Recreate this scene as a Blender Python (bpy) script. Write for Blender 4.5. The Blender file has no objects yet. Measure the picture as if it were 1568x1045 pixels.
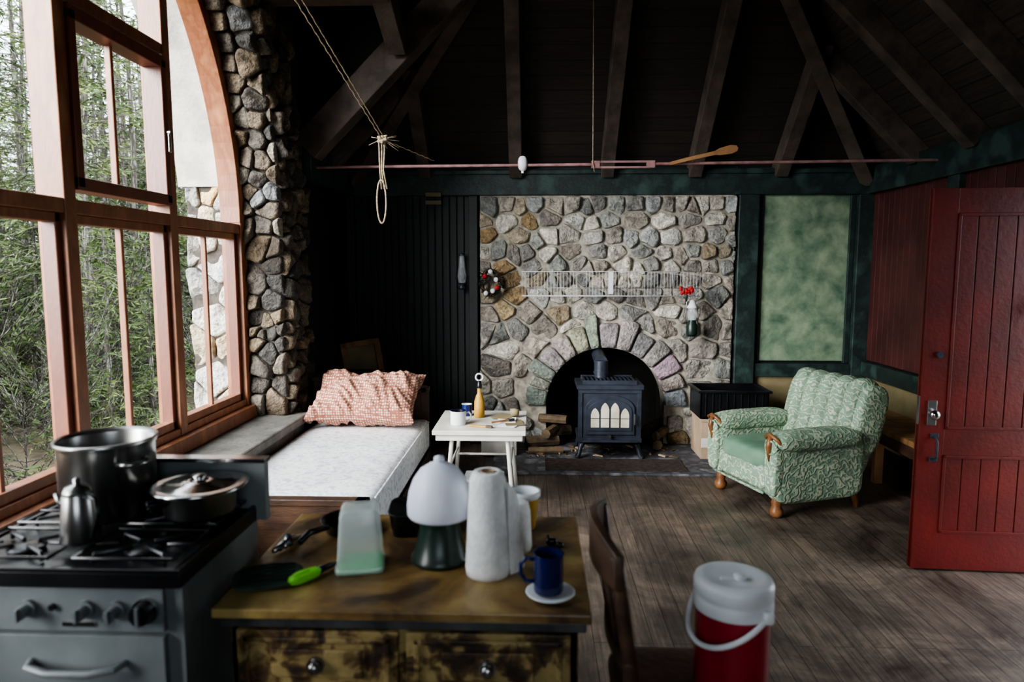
import bpy, math, random
from mathutils import Vector, Matrix, noise
PI=math.pi
def H(h,k=1):
    h=h.lstrip('#'); o=[]
    for i in (0,2,4):
        c=int(h[i:i+2],16)/255
        o.append((c/12.92 if c<=.04045 else ((c+.055)/1.055)**2.4)*k)
    return tuple(o)
def RX(a): return Matrix.Rotation(a,4,'X')
def RY(a): return Matrix.Rotation(a,4,'Y')
def RZ(a): return Matrix.Rotation(a,4,'Z')
def TR(x,y,z): return Matrix.Translation((x,y,z))
# ---------------------------------------------------------------- materials
def base(name):
    m=bpy.data.materials.new(name); m.use_nodes=True
    nt=m.node_tree; return m,nt,nt.nodes['Principled BSDF']
def N(nt,t,**k):
    n=nt.nodes.new(t)
    for a,b in k.items(): setattr(n,a,b)
    return n
def coords(nt,scale=(1,1,1)):
    tc=N(nt,'ShaderNodeTexCoord'); mp=N(nt,'ShaderNodeMapping'); mp.inputs['Scale'].default_value=scale
    nt.links.new(tc.outputs['Object'],mp.inputs['Vector']); return mp.outputs['Vector']
def ramp(nt,fac,stops):
    r=N(nt,'ShaderNodeValToRGB'); el=r.color_ramp.elements
    while len(el)<len(stops): el.new(.5)
    for e,(p,c) in zip(el,stops): e.position=p; e.color=(*c,1)
    nt.links.new(fac,r.inputs['Fac']); return r.outputs['Color']
def noisef(nt,vec,scale,detail=5,dist=0,rough=.55):
    n=N(nt,'ShaderNodeTexNoise'); n.inputs['Scale'].default_value=scale; n.inputs['Detail'].default_value=detail
    n.inputs['Distortion'].default_value=dist; n.inputs['Roughness'].default_value=rough
    nt.links.new(vec,n.inputs['Vector']); return n.outputs['Fac']
def bumpit(nt,b,h,st,dist=.01):
    u=N(nt,'ShaderNodeBump'); u.inputs['Strength'].default_value=st; u.inputs['Distance'].default_value=dist
    nt.links.new(h,u.inputs['Height']); nt.links.new(u.outputs['Normal'],b.inputs['Normal'])
def mul(nt,a,b_,fac=1,mode='MULTIPLY'):
    m=N(nt,'ShaderNodeMix',data_type='RGBA',blend_type=mode); m.inputs[0].default_value=fac
    nt.links.new(a,m.inputs[6])
    if isinstance(b_,tuple): m.inputs[7].default_value=(*b_,1)
    else: nt.links.new(b_,m.inputs[7])
    return m.outputs[2]
def mat(name,c1,c2=None,scale=4,rough=.6,metal=0,bump=0,bscale=40,st=(1,1,1),con=(.35,.65),detail=5,dist=0,trans=0,coat=0,c3=None,alpha=1,bdist=.01):
    m,nt,b=base(name)
    b.inputs['Roughness'].default_value=rough; b.inputs['Metallic'].default_value=metal
    b.inputs['Transmission Weight'].default_value=trans; b.inputs['Coat Weight'].default_value=coat
    if alpha<1: b.inputs['Alpha'].default_value=alpha
    if c2 is None: c2=tuple(x*.82 for x in c1)
    v=coords(nt,st); f=noisef(nt,v,scale,detail,dist)
    stops=[(con[0],c1),(con[1],c2)]
    if c3: stops=[(con[0],c1),((con[0]+con[1])/2,c2),(con[1],c3)]
    nt.links.new(ramp(nt,f,stops),b.inputs['Base Color'])
    if bump: bumpit(nt,b,noisef(nt,v,bscale,4),bump,bdist)
    return m
def mat_stone(name):
    m,nt,b=base(name); b.inputs['Roughness'].default_value=.78
    v=coords(nt); a=N(nt,'ShaderNodeAttribute',attribute_name='col')
    f=noisef(nt,v,7,9,.9,.7); g=ramp(nt,f,[(.3,(.36,.35,.34)),(.48,(.9,.9,.9)),(.68,(1.65,1.62,1.56))])
    c=mul(nt,a.outputs['Color'],g)
    f2=noisef(nt,v,42,4); c=mul(nt,c,ramp(nt,f2,[(.3,(.65,.65,.65)),(.7,(1.3,1.3,1.3))]))
    nt.links.new(c,b.inputs['Base Color'])
    ad=N(nt,'ShaderNodeMath'); nt.links.new(f,ad.inputs[0]); nt.links.new(f2,ad.inputs[1])
    bumpit(nt,b,ad.outputs[0],.9,.035); return m
def mat_planks(name,c1,c2,roww,length,axis='Y',rough=.5,mort=(.01,.008,.006),gap=.004,stain=None,bump=.4):
    m,nt,b=base(name); b.inputs['Roughness'].default_value=rough
    tc=N(nt,'ShaderNodeTexCoord'); sp=N(nt,'ShaderNodeSeparateXYZ'); cb=N(nt,'ShaderNodeCombineXYZ')
    nt.links.new(tc.outputs['Object'],sp.inputs[0])
    o={'Y':('Y','X'),'X':('X','Y')}[axis]
    nt.links.new(sp.outputs[o[0]],cb.inputs[0]); nt.links.new(sp.outputs[o[1]],cb.inputs[1])
    k=N(nt,'ShaderNodeTexBrick'); k.offset=.37; k.inputs['Scale'].default_value=1
    k.inputs['Brick Width'].default_value=length; k.inputs['Row Height'].default_value=roww
    k.inputs['Mortar Size'].default_value=gap; k.inputs['Color1'].default_value=(*c1,1); k.inputs['Color2'].default_value=(*c2,1)
    k.inputs['Mortar'].default_value=(*mort,1); k.inputs['Mortar Smooth'].default_value=.3
    nt.links.new(cb.outputs[0],k.inputs['Vector'])
    mp=N(nt,'ShaderNodeMapping'); mp.inputs['Scale'].default_value=(1.2,22,1); nt.links.new(cb.outputs[0],mp.inputs[0])
    g=noisef(nt,mp.outputs[0],3,6,.3); c=mul(nt,k.outputs['Color'],ramp(nt,g,[(.25,(.55,.53,.5)),(.75,(1.35,1.32,1.28))]))
    if stain:
        s=noisef(nt,tc.outputs['Object'],2.1,10,.6,.75); c=mul(nt,c,ramp(nt,s,[(.36,(.36,.35,.34)),(.5,(.85,.85,.85)),(.64,stain)]))
        rr=ramp(nt,s,[(.3,(.34,.34,.34)),(.7,(.6,.6,.6))]); nt.links.new(rr,b.inputs['Roughness'])
    nt.links.new(c,b.inputs['Base Color'])
    ad=N(nt,'ShaderNodeMath',operation='SUBTRACT'); nt.links.new(g,ad.inputs[0]); nt.links.new(k.outputs['Fac'],ad.inputs[1])
    bumpit(nt,b,ad.outputs[0],bump,.006); return m
def mat_damask(name,c1,c2):
    m,nt,b=base(name); b.inputs['Roughness'].default_value=.75
    v=coords(nt); w=N(nt,'ShaderNodeTexWave',wave_type='RINGS',rings_direction='SPHERICAL'); w.inputs['Scale'].default_value=8.5
    w.inputs['Distortion'].default_value=9; w.inputs['Detail'].default_value=1; w.inputs['Detail Scale'].default_value=3
    nt.links.new(v,w.inputs['Vector'])
    c=ramp(nt,w.outputs['Fac'],[(.4,c1),(.68,tuple(x*.86 for x in c1)),(.86,c2),(1,c2)])
    f=noisef(nt,v,5,4); c=mul(nt,c,ramp(nt,f,[(.3,(.75,.75,.75)),(.7,(1.15,1.15,1.15))]))
    nt.links.new(c,b.inputs['Base Color']); bumpit(nt,b,w.outputs['Fac'],.35,.01); return m
def mat_dots(name,c1,c2,scale):
    m,nt,b=base(name); b.inputs['Roughness'].default_value=.9
    v=coords(nt); k=N(nt,'ShaderNodeTexVoronoi'); k.inputs['Scale'].default_value=scale; k.inputs['Randomness'].default_value=.2
    nt.links.new(v,k.inputs['Vector'])
    c=ramp(nt,k.outputs['Distance'],[(.25,c2),(.5,c1)])
    nt.links.new(c,b.inputs['Base Color']); bumpit(nt,b,noisef(nt,v,9,3),.4,.02); return m

M_stone=mat_stone('fieldstone')
M_mortar=mat('mortar',H('b3ad9f'),H('7b756b'),scale=14,rough=.95,bump=.7)
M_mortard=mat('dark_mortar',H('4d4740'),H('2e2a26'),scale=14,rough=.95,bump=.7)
M_floor=mat_planks('worn_floor_boards',H('71655c'),H('62574f'),.085,2.8,'Y',.5,gap=.0018,mort=H('2b2521'),stain=(1.55,1.5,1.43),bump=.3)
M_roofX=mat_planks('roof_boards',H('2f2825'),H('26201e'),.09,3,'X',.75)
M_roofY=mat_planks('roof_boards_side',H('3a322d'),H('302a26'),.09,3,'Y',.75)
M_rafter=mat('rafter_wood',H('5a4e46'),H('39312c'),scale=6,rough=.75,bump=.4,bscale=25)
M_green=mat('dark_green_paint',H('253733'),H('182523'),scale=5,rough=.5,bump=.25,c3=H('334843'))
M_dark=mat('black_green_boards',H('151b1c'),H('0e1313'),scale=4,rough=.5,bump=.2)
M_red=mat('red_board_paint',H('512725'),H('3c1a19'),scale=3,rough=.5,bump=.2)
M_door=mat('red_door_paint',H('661914'),H('4c110e'),scale=3,rough=.42,bump=.15)
M_mottle=mat('mottled_green_panel',H('486350'),H('8a9b80'),scale=6.5,rough=.8,bump=.2,con=(.34,.68),detail=6,dist=.25)
M_ochre=mat('ochre_board',H('8d8160'),H('6d6448'),scale=3,rough=.8)
M_pine=mat('window_pine',H('96603f'),H('74452c'),scale=5,rough=.42,bump=.1,st=(2,2,.6),c3=H('a8744f'),con=(.2,.8))
M_pined=mat('shaded_sash_pine',H('703c28'),H('552d1f'),scale=5,rough=.38,bump=.1,st=(2,2,.6),con=(.2,.8))  # darker copy of the window pine, shadow on the sashes painted in
M_plaster=mat('exterior_plaster',H('c6c3b8'),H('a09e95'),scale=5,rough=.9,bump=.3)
M_ledge=mat('concrete_ledge',H('7b7871'),H('53514c'),scale=6,rough=.85,bump=.5)
M_hearth=mat('slate_hearth',H('5e5f64'),H('3c3d42'),scale=7,rough=.6,bump=.5,c3=H('85868a'))
M_iron=mat('cast_iron',H('3a404c'),H('2a2f38'),scale=9,rough=.4,metal=.2,bump=.2)
M_black=mat('black_enamel',H('0d0d0f'),H('16161a'),scale=8,rough=.28)
M_soot=mat('soot',H('1c1916'),H('100e0c'),scale=9,rough=.95,bump=.4)
M_steel=mat('stainless_steel',H('b0b0ae'),H('949290'),scale=3,rough=.3,metal=1)
M_chrome=mat('chrome',H('c8c8c8'),H('b4b4b4'),scale=3,rough=.16,metal=1)
M_enam=mat('shaded_white_enamel',H('757b7c'),H('5c6264'),scale=4,rough=.35,bump=.05)  # white enamel greyed, the range's shade is put into the colour
M_white=mat('white_paint',H('dcdad2'),H('c4c1b6'),scale=6,rough=.5,bump=.1)
M_whitep=mat('white_plastic',H('dfe2e4'),H('ced2d5'),scale=3,rough=.35)
M_paper=mat('paper_towel',H('eeeeec'),H('dcdcda'),scale=30,rough=.95,bump=.5,bscale=90)
M_sheet=mat('mattress_ticking',H('e6e6e6'),H('c2c3cc'),scale=17,rough=.9,bump=.5,con=(.5,.62),detail=2,dist=2.0,bscale=8,bdist=.02)
M_pillow=mat_dots('red_dotted_pillowcase',H('8c5646'),H('d6bfa9'),58)
M_brown=mat('dark_brown_wood',H('523b2c'),H('35261e'),scale=6,rough=.4,bump=.2,st=(1,1,3))
M_chest=mat('weathered_chest_wood',H('6a625a'),H('4c453e'),scale=6,rough=.6,bump=.2)
M_seat=mat('red_brown_seat',H('52302a'),H('3e211d'),scale=6,rough=.45,bump=.2)
M_tabtop=mat('stained_tabletop',H('3d2c1d'),H('80653c'),scale=3.4,rough=.4,bump=.15,con=(.38,.64),detail=9,dist=.6,c3=H('ad965f'))
M_peel=mat('peeling_paint',H('2e2118'),H('5a4528'),scale=12,rough=.55,bump=.6,con=(.4,.56),detail=10,dist=.7,c3=H('9a8658'))
M_strip=mat('metal_edge_strip',H('6d6f70'),H('4a4c4d'),scale=10,rough=.4,metal=.7)
M_dam=mat_damask('sage_damask',H('7f9982'),H('b9c4ab'))
M_velv=mat('green_seat_velvet',H('6f8e76'),H('587a63'),scale=6,rough=.95)
M_leg=mat('turned_wood',H('94663f'),H('6b452a'),scale=8,rough=.35)
M_glass=mat('cloudy_plastic',H('dde6e4'),H('c8d4d2'),scale=3,rough=.2,alpha=.42)
M_clear=mat('clear_glass',H('e0e8ea'),H('d0d8da'),scale=3,rough=.08,alpha=.3)
M_lime=mat('lime_plastic',H('5dbb3a'),H('86e830'),scale=3,rough=.4)
M_mint=mat('mint_green_lid',H('45a86a'),H('5cbc80'),scale=3,rough=.4)
M_shade=mat('white_lamp_dome',H('dfe2ee'),H('cdd1e0'),scale=2,rough=.4)
M_dgreen=mat('dark_green_plastic',H('1c3029'),H('14241d'),scale=3,rough=.35)
M_blue=mat('blue_enamel',H('141f5a'),H('0f1844'),scale=4,rough=.16)
M_yel=mat('yellow_can',H('b88f34'),H('9a7022'),scale=9,rough=.5)
M_cooler=mat('red_cooler_plastic',H('94152a'),H('7c0f20'),scale=3,rough=.35)
M_card=mat('cardboard',H('b09a80'),H('96806a'),scale=4,rough=.9)
M_wood=mat('tan_wood',H('a57c54'),H('7c5836'),scale=5,rough=.6,st=(1,4,1),bump=.2)
M_rope=mat('rope',H('c0b094'),H('8a7a60'),scale=60,rough=.95,bump=.8)
M_rod=mat('painted_tie_rod',H('a07a78'),H('7a5858'),scale=12,rough=.5)
M_quilt=mat('quilted_potholder',H('3c5247'),H('283a31'),scale=12,rough=.95,bump=.6)
M_trunk=mat('bark',H('5d5850'),H('3a352f'),scale=9,rough=.95,bump=.8,st=(3,3,.5),c3=H('99958c'))
M_needle=mat('needles',H('29361d'),H('4f6130'),scale=.7,rough=.8,c3=H('8b9559'),con=(.3,.7))
M_litter=mat('leaf_litter',H('4a3f30'),H('6a5d4a'),scale=3,rough=1,bump=.6,c3=H('3b4228'))
M_pane=mat('stove_pane',H('d8d2c0'),H('b8b19c'),scale=8,rough=.2)
M_redp=mat('red_cloth',H('b01820'),H('900f18'),scale=5,rough=.7)
M_log=mat('split_log',H('7b684f'),H('4b3e32'),scale=9,rough=.9,bump=.7)
M_mat=mat('brown_rug',H('4b3d35'),H('2e2520'),scale=25,rough=.98,bump=.6)

# ---------------------------------------------------------------- mesh builder
class MB:
    def __init__(s): s.v=[];s.f=[];s.mi=[];s.sm=[];s.c=[];s.mats=[];s.M=Matrix.Identity(4)
    def add(s,vs,fs,m,smooth=False,col=(1,1,1)):
        if m not in s.mats: s.mats.append(m)
        k=s.mats.index(m); o=len(s.v)
        s.v+= [s.M@Vector(v) for v in vs]
        for f in fs: s.f.append([i+o for i in f]); s.mi.append(k); s.sm.append(smooth); s.c.append(col)
    def bx(s,x0,x1,y0,y1,z0,z1,m,col=(1,1,1)):
        v=[(x,y,z) for x in(x0,x1) for y in(y0,y1) for z in(z0,z1)]
        s.add(v,[(0,1,3,2),(4,6,7,5),(0,4,5,1),(2,3,7,6),(0,2,6,4),(1,5,7,3)],m,col=col)
    def beam(s,p0,p1,w,h,m,drop=True):
        p0=Vector(p0);p1=Vector(p1);d=(p1-p0).normalized()
        a=Vector((0,0,1)) if abs(d.z)<.99 else Vector((0,1,0))
        sd=d.cross(a).normalized(); up=sd.cross(d).normalized()
        o=-up*h if drop else -up*h/2
        v=[]
        for p in(p0,p1):
            for (i,j) in((-.5,0),(.5,0),(.5,1),(-.5,1)): v.append(p+sd*w*i+o+up*h*j)
        s.add(v,[(0,1,2,3),(7,6,5,4),(0,4,5,1),(1,5,6,2),(2,6,7,3),(3,7,4,0)],m)
    def cyl(s,p0,p1,r,m,r1=None,n=16,smooth=True):
        if r1 is None:r1=r
        p0=Vector(p0);p1=Vector(p1);d=(p1-p0).normalized()
        a=Vector((0,0,1)) if abs(d.z)<.9 else Vector((1,0,0))
        x=d.cross(a).normalized();y=d.cross(x)
        v=[]
        for p,q in((p0,r),(p1,r1)):
            for i in range(n):
                t=2*PI*i/n; v.append(p+x*q*math.cos(t)+y*q*math.sin(t))
        s.add(v,[(i,(i+1)%n,n+(i+1)%n,n+i) for i in range(n)],m,smooth)
        s.add(v[:n],[tuple(range(n))],m); s.add(v[n:],[tuple(range(n))],m)
    def lathe(s,prof,c,m,n=32,sm=True):
        v=[];c=Vector(c)
        for (r,z) in prof:
            for i in range(n):
                t=2*PI*i/n; v.append(c+Vector((r*math.cos(t),r*math.sin(t),z)))
        f=[]
        for j in range(len(prof)-1):
            for i in range(n): f.append((j*n+i,j*n+(i+1)%n,(j+1)*n+(i+1)%n,(j+1)*n+i))
        s.add(v,f,m,sm)
    def tube(s,pts,r,m,n=8,closed=False,smooth=True):
        pts=[Vector(p) for p in pts];L=len(pts);v=[]
        rs=r if isinstance(r,(list,tuple)) else [r]*L
        prev=None
        for i,p in enumerate(pts):
            if closed: d=pts[(i+1)%L]-pts[i-1]
            else: d=pts[min(i+1,L-1)]-pts[max(i-1,0)]
            d.normalize()
            if prev is None:
                a=Vector((0,0,1)) if abs(d.z)<.9 else Vector((1,0,0)); x=d.cross(a).normalized()
            else: x=(prev-d*prev.dot(d)).normalized()
            prev=x; y=d.cross(x)
            for k in range(n):
                t=2*PI*k/n; v.append(p+(x*math.cos(t)+y*math.sin(t))*rs[i])
        f=[]
        for i in range(L if closed else L-1):
            j=(i+1)%L
            for k in range(n): f.append((i*n+k,i*n+(k+1)%n,j*n+(k+1)%n,j*n+k))
        if not closed: f+= [tuple(range(n)),tuple(range((L-1)*n,L*n))]
        s.add(v,f,m,smooth)
    def sell(s,c,d,m,e1=.35,e2=.35,n=28,L=None,wob=0,wf=4):
        def g(a,e): return math.copysign(abs(a)**e,a)
        v=[];q=n//2;c=Vector(c);L=L or Matrix.Identity(4)
        for j in range(q+1):
            p=-PI/2+PI*j/q
            for i in range(n):
                t=2*PI*i/n
                w=Vector((d[0]*g(math.cos(p),e1)*g(math.cos(t),e2),d[1]*g(math.cos(p),e1)*g(math.sin(t),e2),d[2]*g(math.sin(p),e1)))
                if wob: w+=w.normalized()*wob*noise.noise(w*wf+c)
                v.append(c+(L@w))
        f=[(j*n+i,j*n+(i+1)%n,(j+1)*n+(i+1)%n,(j+1)*n+i) for j in range(q) for i in range(n)]
        s.add(v,f,m,True)
    def build(s,name,bevel=0,sub=0,parent=None,seg=2,world=False):
        me=bpy.data.meshes.new(name)
        if world: c=Vector((0,0,0))
        else:
            xs=[v.x for v in s.v];ys=[v.y for v in s.v];zs=[v.z for v in s.v]
            c=Vector(((min(xs)+max(xs))/2,(min(ys)+max(ys))/2,min(zs)))
        me.from_pydata([tuple(v-c) for v in s.v],[],s.f)
        for m in s.mats: me.materials.append(m)
        me.polygons.foreach_set('material_index',s.mi); me.polygons.foreach_set('use_smooth',s.sm)
        a=me.color_attributes.new('col','FLOAT_COLOR','CORNER')
        arr=[]
        for p,cc in zip(me.polygons,s.c): arr+= [cc[0],cc[1],cc[2],1]*p.loop_total
        a.data.foreach_set('color',arr)
        import bmesh
        b=bmesh.new(); b.from_mesh(me); bmesh.ops.recalc_face_normals(b,faces=b.faces); b.to_mesh(me); b.free()
        o=bpy.data.objects.new(name,me); o.location=c; bpy.context.collection.objects.link(o)
        if parent: o.parent=parent
        if bevel:
            w=o.modifiers.new('bevel','BEVEL'); w.width=bevel; w.segments=seg; w.limit_method='ANGLE'; w.angle_limit=math.radians(50)
        return o
# ---------------------------------------------------------------- stones
PAL_W=[H(x) for x in ('a19c94','bbb4a8','93918d','a99f93','ab9f8a','92948f','cdc8bc','837e77','a39a8f','9a9b97','a3937a','868784','d4cfc3','928d85','ada69c')]
PAL_D=[H(x,.62) for x in ('75695a','80705c','5c564e','8a7860','524f4b','7a7064','8e7e69','625a51')]  # browns darkened: the window wall's shadow is in the stone colour
PAL_L=[H(x) for x in ('c4c2b8','aeb0ad','b8ab90','cfcac0','9c9c98','c6a878')]
def chaikin(p,k=.2):
    o=[];n=len(p)
    for i in range(n):
        a=p[i];b=p[(i+1)%n]
        o.append((a[0]*(1-k)+b[0]*k,a[1]*(1-k)+b[1]*k)); o.append((a[0]*k+b[0]*(1-k),a[1]*k+b[1]*(1-k)))
    return o
def stone_poly(mb,poly,mapf,rg,relief,gap,pal,push=None,it=2,dn=.07):
    q=[]
    for i in range(len(poly)):
        a=poly[i];b=poly[(i+1)%len(poly)]; L=math.hypot(b[0]-a[0],b[1]-a[1])
        if L<1e-4: continue
        q.append(a)
        k=int(L/dn)
        for j in range(1,k+1):
            t=j/(k+1); q.append((a[0]+(b[0]-a[0])*t+rg.uniform(-.007,.007),a[1]+(b[1]-a[1])*t+rg.uniform(-.007,.007)))
    if len(q)<3:return
    for _ in range(it): q=chaikin(q)
    if push: q=[push(p) for p in q]
    cx=sum(p[0] for p in q)/len(q);cy=sum(p[1] for p in q)/len(q)
    rr=sum(math.hypot(p[0]-cx,p[1]-cy) for p in q)/len(q)
    if rr<.02:return
    k0=max(.5,1-gap/rr); rel=relief*rg.uniform(.5,1.35); tx=rg.uniform(-.22,.22);ty=rg.uniform(-.3,.3)
    v=[];n=len(q); sd=rg.random()*50
    for (k,h) in((1,-.2),(.985,.35),(.94,.75),(.84,.97),(.6,1.04),(.3,1.05)):
        for p in q:
            dx=(p[0]-cx)*k0*k;dy=(p[1]-cy)*k0*k
            hh=rel*h+(tx*dx+ty*dy)*(1 if h>0 else 0)+.028*max(h,0)*noise.noise(Vector((dx*13,dy*13,sd)))
            v.append(mapf(cx+dx,cy+dy,hh))
    v.append(mapf(cx,cy,rel*1.05))
    f=[(j*n+i,j*n+(i+1)%n,(j+1)*n+(i+1)%n,(j+1)*n+i) for j in range(5) for i in range(n)]
    f+=[(5*n+i,5*n+(i+1)%n,6*n) for i in range(n)]
    c=rg.choice(pal); w=rg.uniform(.7,1.2); mb.add(v,f,M_stone,True,col=tuple(x*w for x in c))
def stones(mb,S,T,size,mapf,rg,aspect=1.35,relief=.035,gap=.009,pal=PAL_W,drop=None,push=None,jit=.16,fill=.25):
    pts=[]; y0=0
    while y0<T-size*.4:
        ch=size*rg.uniform(.6,1.3); ch=min(ch,T-y0)
        cwr=ch*aspect; x=-rg.uniform(.2,.9)*cwr
        while x<S+.02:
            cw=cwr*rg.uniform(.55,1.6)
            px=x+cw/2+rg.uniform(-.1,.1)*cw; py=y0+ch/2+rg.uniform(-jit,jit)*ch
            if -.03<px<S+.03: pts.append((px,py))
            if cw>cwr*1.1 and rg.random()<fill: pts.append((x+cw*.95,y0+ch*.2))
            x+=cw
        y0+=ch
    for i,p in enumerate(pts):
        if drop and drop(p): continue
        poly=[(0,0),(S,0),(S,T),(0,T)]
        for j,q in enumerate(pts):
            if i==j or abs(q[0]-p[0])>size*aspect*4 or abs(q[1]-p[1])>size*4: continue
            mx=(p[0]+q[0])/2;my=(p[1]+q[1])/2;nx=q[0]-p[0];ny=q[1]-p[1]
            out=[]
            for a in range(len(poly)):
                A=poly[a];B=poly[(a+1)%len(poly)]
                da=(A[0]-mx)*nx+(A[1]-my)*ny; db=(B[0]-mx)*nx+(B[1]-my)*ny
                if da<=0: out.append(A)
                if da*db<0:
                    t=da/(da-db); out.append((A[0]+(B[0]-A[0])*t,A[1]+(B[1]-A[1])*t))
            poly=out
            if len(poly)<3: break
        if len(poly)>=3: stone_poly(mb,poly,mapf,rg,relief,gap,pal(p) if callable(pal) else pal,push)
def archplate(mb,s0,s1,t0,t1,cs,ct,R,tb,mapf,d0,d1,m,n=36):
    def q(a,b,c,d,dd): mb.add([mapf(*a,dd),mapf(*b,dd),mapf(*c,dd),mapf(*d,dd)],[(0,1,2,3)],m)
    for dd in(d0,d1):
        q((s0,t0),(cs-R,t0),(cs-R,t1),(s0,t1),dd); q((cs+R,t0),(s1,t0),(s1,t1),(cs+R,t1),dd)
        if tb>t0: q((cs-R,t0),(cs+R,t0),(cs+R,tb),(cs-R,tb),dd)
    A=[(cs+R*math.cos(PI-PI*i/n),ct+R*math.sin(PI-PI*i/n)) for i in range(n+1)]
    for i in range(n):
        a,b=A[i],A[i+1]
        for dd in(d0,d1): q(a,b,(b[0],t1),(a[0],t1),dd)
        mb.add([mapf(*a,d0),mapf(*b,d0),mapf(*b,d1),mapf(*a,d1)],[(0,1,2,3)],m,True)
    for sx in(cs-R,cs+R): mb.add([mapf(sx,tb,d0),mapf(sx,ct,d0),mapf(sx,ct,d1),mapf(sx,tb,d1)],[(0,1,2,3)],m)
    if tb>t0: mb.add([mapf(cs-R,tb,d0),mapf(cs+R,tb,d0),mapf(cs+R,tb,d1),mapf(cs-R,tb,d1)],[(0,1,2,3)],m)

XL,XR,YB,YF=-1.7,2.95,6.2,-1.2
# ================================================================= ROOM SHELL
b=MB(); b.bx(-1.95,3.05,YF-.1,6.3,-.12,0,M_floor); b.build('floor',world=True)
WC,WZ,WR,WB=2.5,1.9,2.0,.6
b=MB(); mw=lambda s,t,d:(XL-d,s,t)
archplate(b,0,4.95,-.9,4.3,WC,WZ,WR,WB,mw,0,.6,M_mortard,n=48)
b.bx(-2.3,XL,YF-.15,0,-.9,2.7,M_dark); b.bx(-2.3,XL-.02,4.95,6.35,-.9,2.7,M_dark)
y=4.96
while y<6.18:
    b.bx(XL-.02,XL,y,min(y+.075,6.2),0,2.3,M_dark); y+=.08
wl=b; rg=random.Random(3)
def path(p):
    if p<WZ: return WC+WR,p,-1,0
    t=(p-WZ)/WR; return WC+WR*math.cos(t),WZ+WR*math.sin(t),-math.cos(t),-math.sin(t)
def mapA(s,t,d):
    Y,Z,ny,nz=path(t); return (XL+d,Y-ny*s,Z-nz*s)
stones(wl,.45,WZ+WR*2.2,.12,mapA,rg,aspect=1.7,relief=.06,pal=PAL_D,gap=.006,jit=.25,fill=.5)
def mapB(s,t,d):
    Y,Z,ny,nz=path(t+.6); return (XL+.03-s,Y+ny*d,Z+nz*d)
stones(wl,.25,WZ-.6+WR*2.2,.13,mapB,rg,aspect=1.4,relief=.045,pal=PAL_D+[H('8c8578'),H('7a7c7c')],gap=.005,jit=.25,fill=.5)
def mapC(s,t,d):
    Y,Z,ny,nz=path(t+.6); return (-2.04-s,Y+ny*d,Z+nz*d)
stones(wl,.27,1.55,.16,mapC,rg,aspect=1.2,relief=.02,pal=PAL_L,gap=.005)
wl.build('wall_left',world=True)
b=MB()
for i in range(40):
    t0=.12+i*.07;t1=t0+.07
    P=[]
    for t in(t0,t1):
        for x in(-2.03,-2.34):
            for r in (WR-.02,WR+.001): P.append((x,WC+r*math.cos(t),WZ+r*math.sin(t)))
    b.add(P,[(0,2,6,4),(1,3,7,5),(2,3,7,6),(0,1,5,4)],M_plaster,False)
b.build('trim_exterior_arch')
b=MB(); b.bx(-2.3,-.51,YB,6.35,-.3,2.7,M_dark); b.bx(1.76,3.1,YB,6.35,-.3,2.7,M_dark); b.bx(-.51,1.76,YB,6.35,2.25,2.7,M_dark)
x=XL
while x<-.56:
    b.bx(x+.004,min(x+.062,-.53),YB-.018,YB,0,2.26,M_dark); x+=.066
b.bx(1.98,2.78,YB-.02,YB,.78,2.26,M_mottle); b.bx(1.98,2.78,YB-.02,YB,.1,.64,M_ochre)
b.build('wall_back',bevel=.004,world=True)
b=MB()
b.bx(XR,3.1,YF-.1,2.65,-.3,2.7,M_dark); b.bx(XR,3.1,3.58,6.35,-.3,2.7,M_dark); b.bx(XR,3.1,2.65,3.58,2.08,2.7,M_dark)
b.bx(XR-.012,XR,3.7,6.16,.1,.66,M_ochre)
y=3.66
while y<6.1:
    b.bx(XR-.02,XR,y+.003,min(y+.085,6.12),.8,2.26,M_red); y+=.088
y=YF
while y<2.5:
    b.bx(XR-.02,XR,y+.003,y+.085,.8,2.26,M_red); y+=.088
b.build('wall_right',bevel=.004,world=True)
# front wall (behind the viewpoint) with an unseen window added for fill light
b=MB(); b.bx(-2.3,-.6,YF-.15,YF,-.3,5,M_dark); b.bx(.7,3.1,YF-.15,YF,-.3,5,M_dark); b.bx(-.6,.7,YF-.15,YF,-.3,1.0,M_dark); b.bx(-.6,.7,YF-.15,YF,2.1,5,M_dark)
b.build('wall_front',world=True)
b=MB()
for x in(-.6,.015,.63): b.bx(x,x+.07,YF-.1,YF-.03,1.0,2.1,M_pine)
for z in(1.0,1.5,2.03): b.bx(-.6,.7,YF-.1,YF-.03,z,z+.07,M_pine)
b.build('added_fill_window')
# ceiling / roof
b=MB()
AP=(.625,3.875,4.825)
b.add([(XL,YB,2.5),(XR,YB,2.5),AP],[(0,1,2)],M_roofX)
b.add([(XR,YB,2.5),(XR,YF,2.5),(.625,YF,4.825),AP],[(0,1,2,3)],M_roofY)
b.add([(XL,YB,2.5),(XL,4.95,2.5),(-.45,4.95,3.75)],[(0,1,2)],M_roofY)
b.add([(-2.3,4.95,2.4),(XL,4.95,2.4),(XL,4.95,2.5),(-.45,4.95,3.75),(-.45,4.95,4.2),(-2.3,4.95,4.3)],[(0,1,2,3,4,5)],M_roofX)
b.add([(-.45,4.95,3.75),(0,4.5,4.2),(-.45,4.95,4.2)],[(0,1,2)],M_roofX)
b.add([(-2.3,4.95,4.2),(-.45,4.95,4.2),(0,4.5,4.2),(0,0,4.2),(-2.3,0,4.2)],[(0,1,2,3,4)],M_roofY)
b.add([(0,4.5,4.2),AP,(.625,YF,4.825),(0,YF,4.2)],[(0,1,2,3)],M_roofY)
b.add([(XL,0,2.5),(XL,YF,2.5),(0,YF,4.2),(0,0,4.2)],[(0,1,2,3)],M_roofY)
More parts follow.
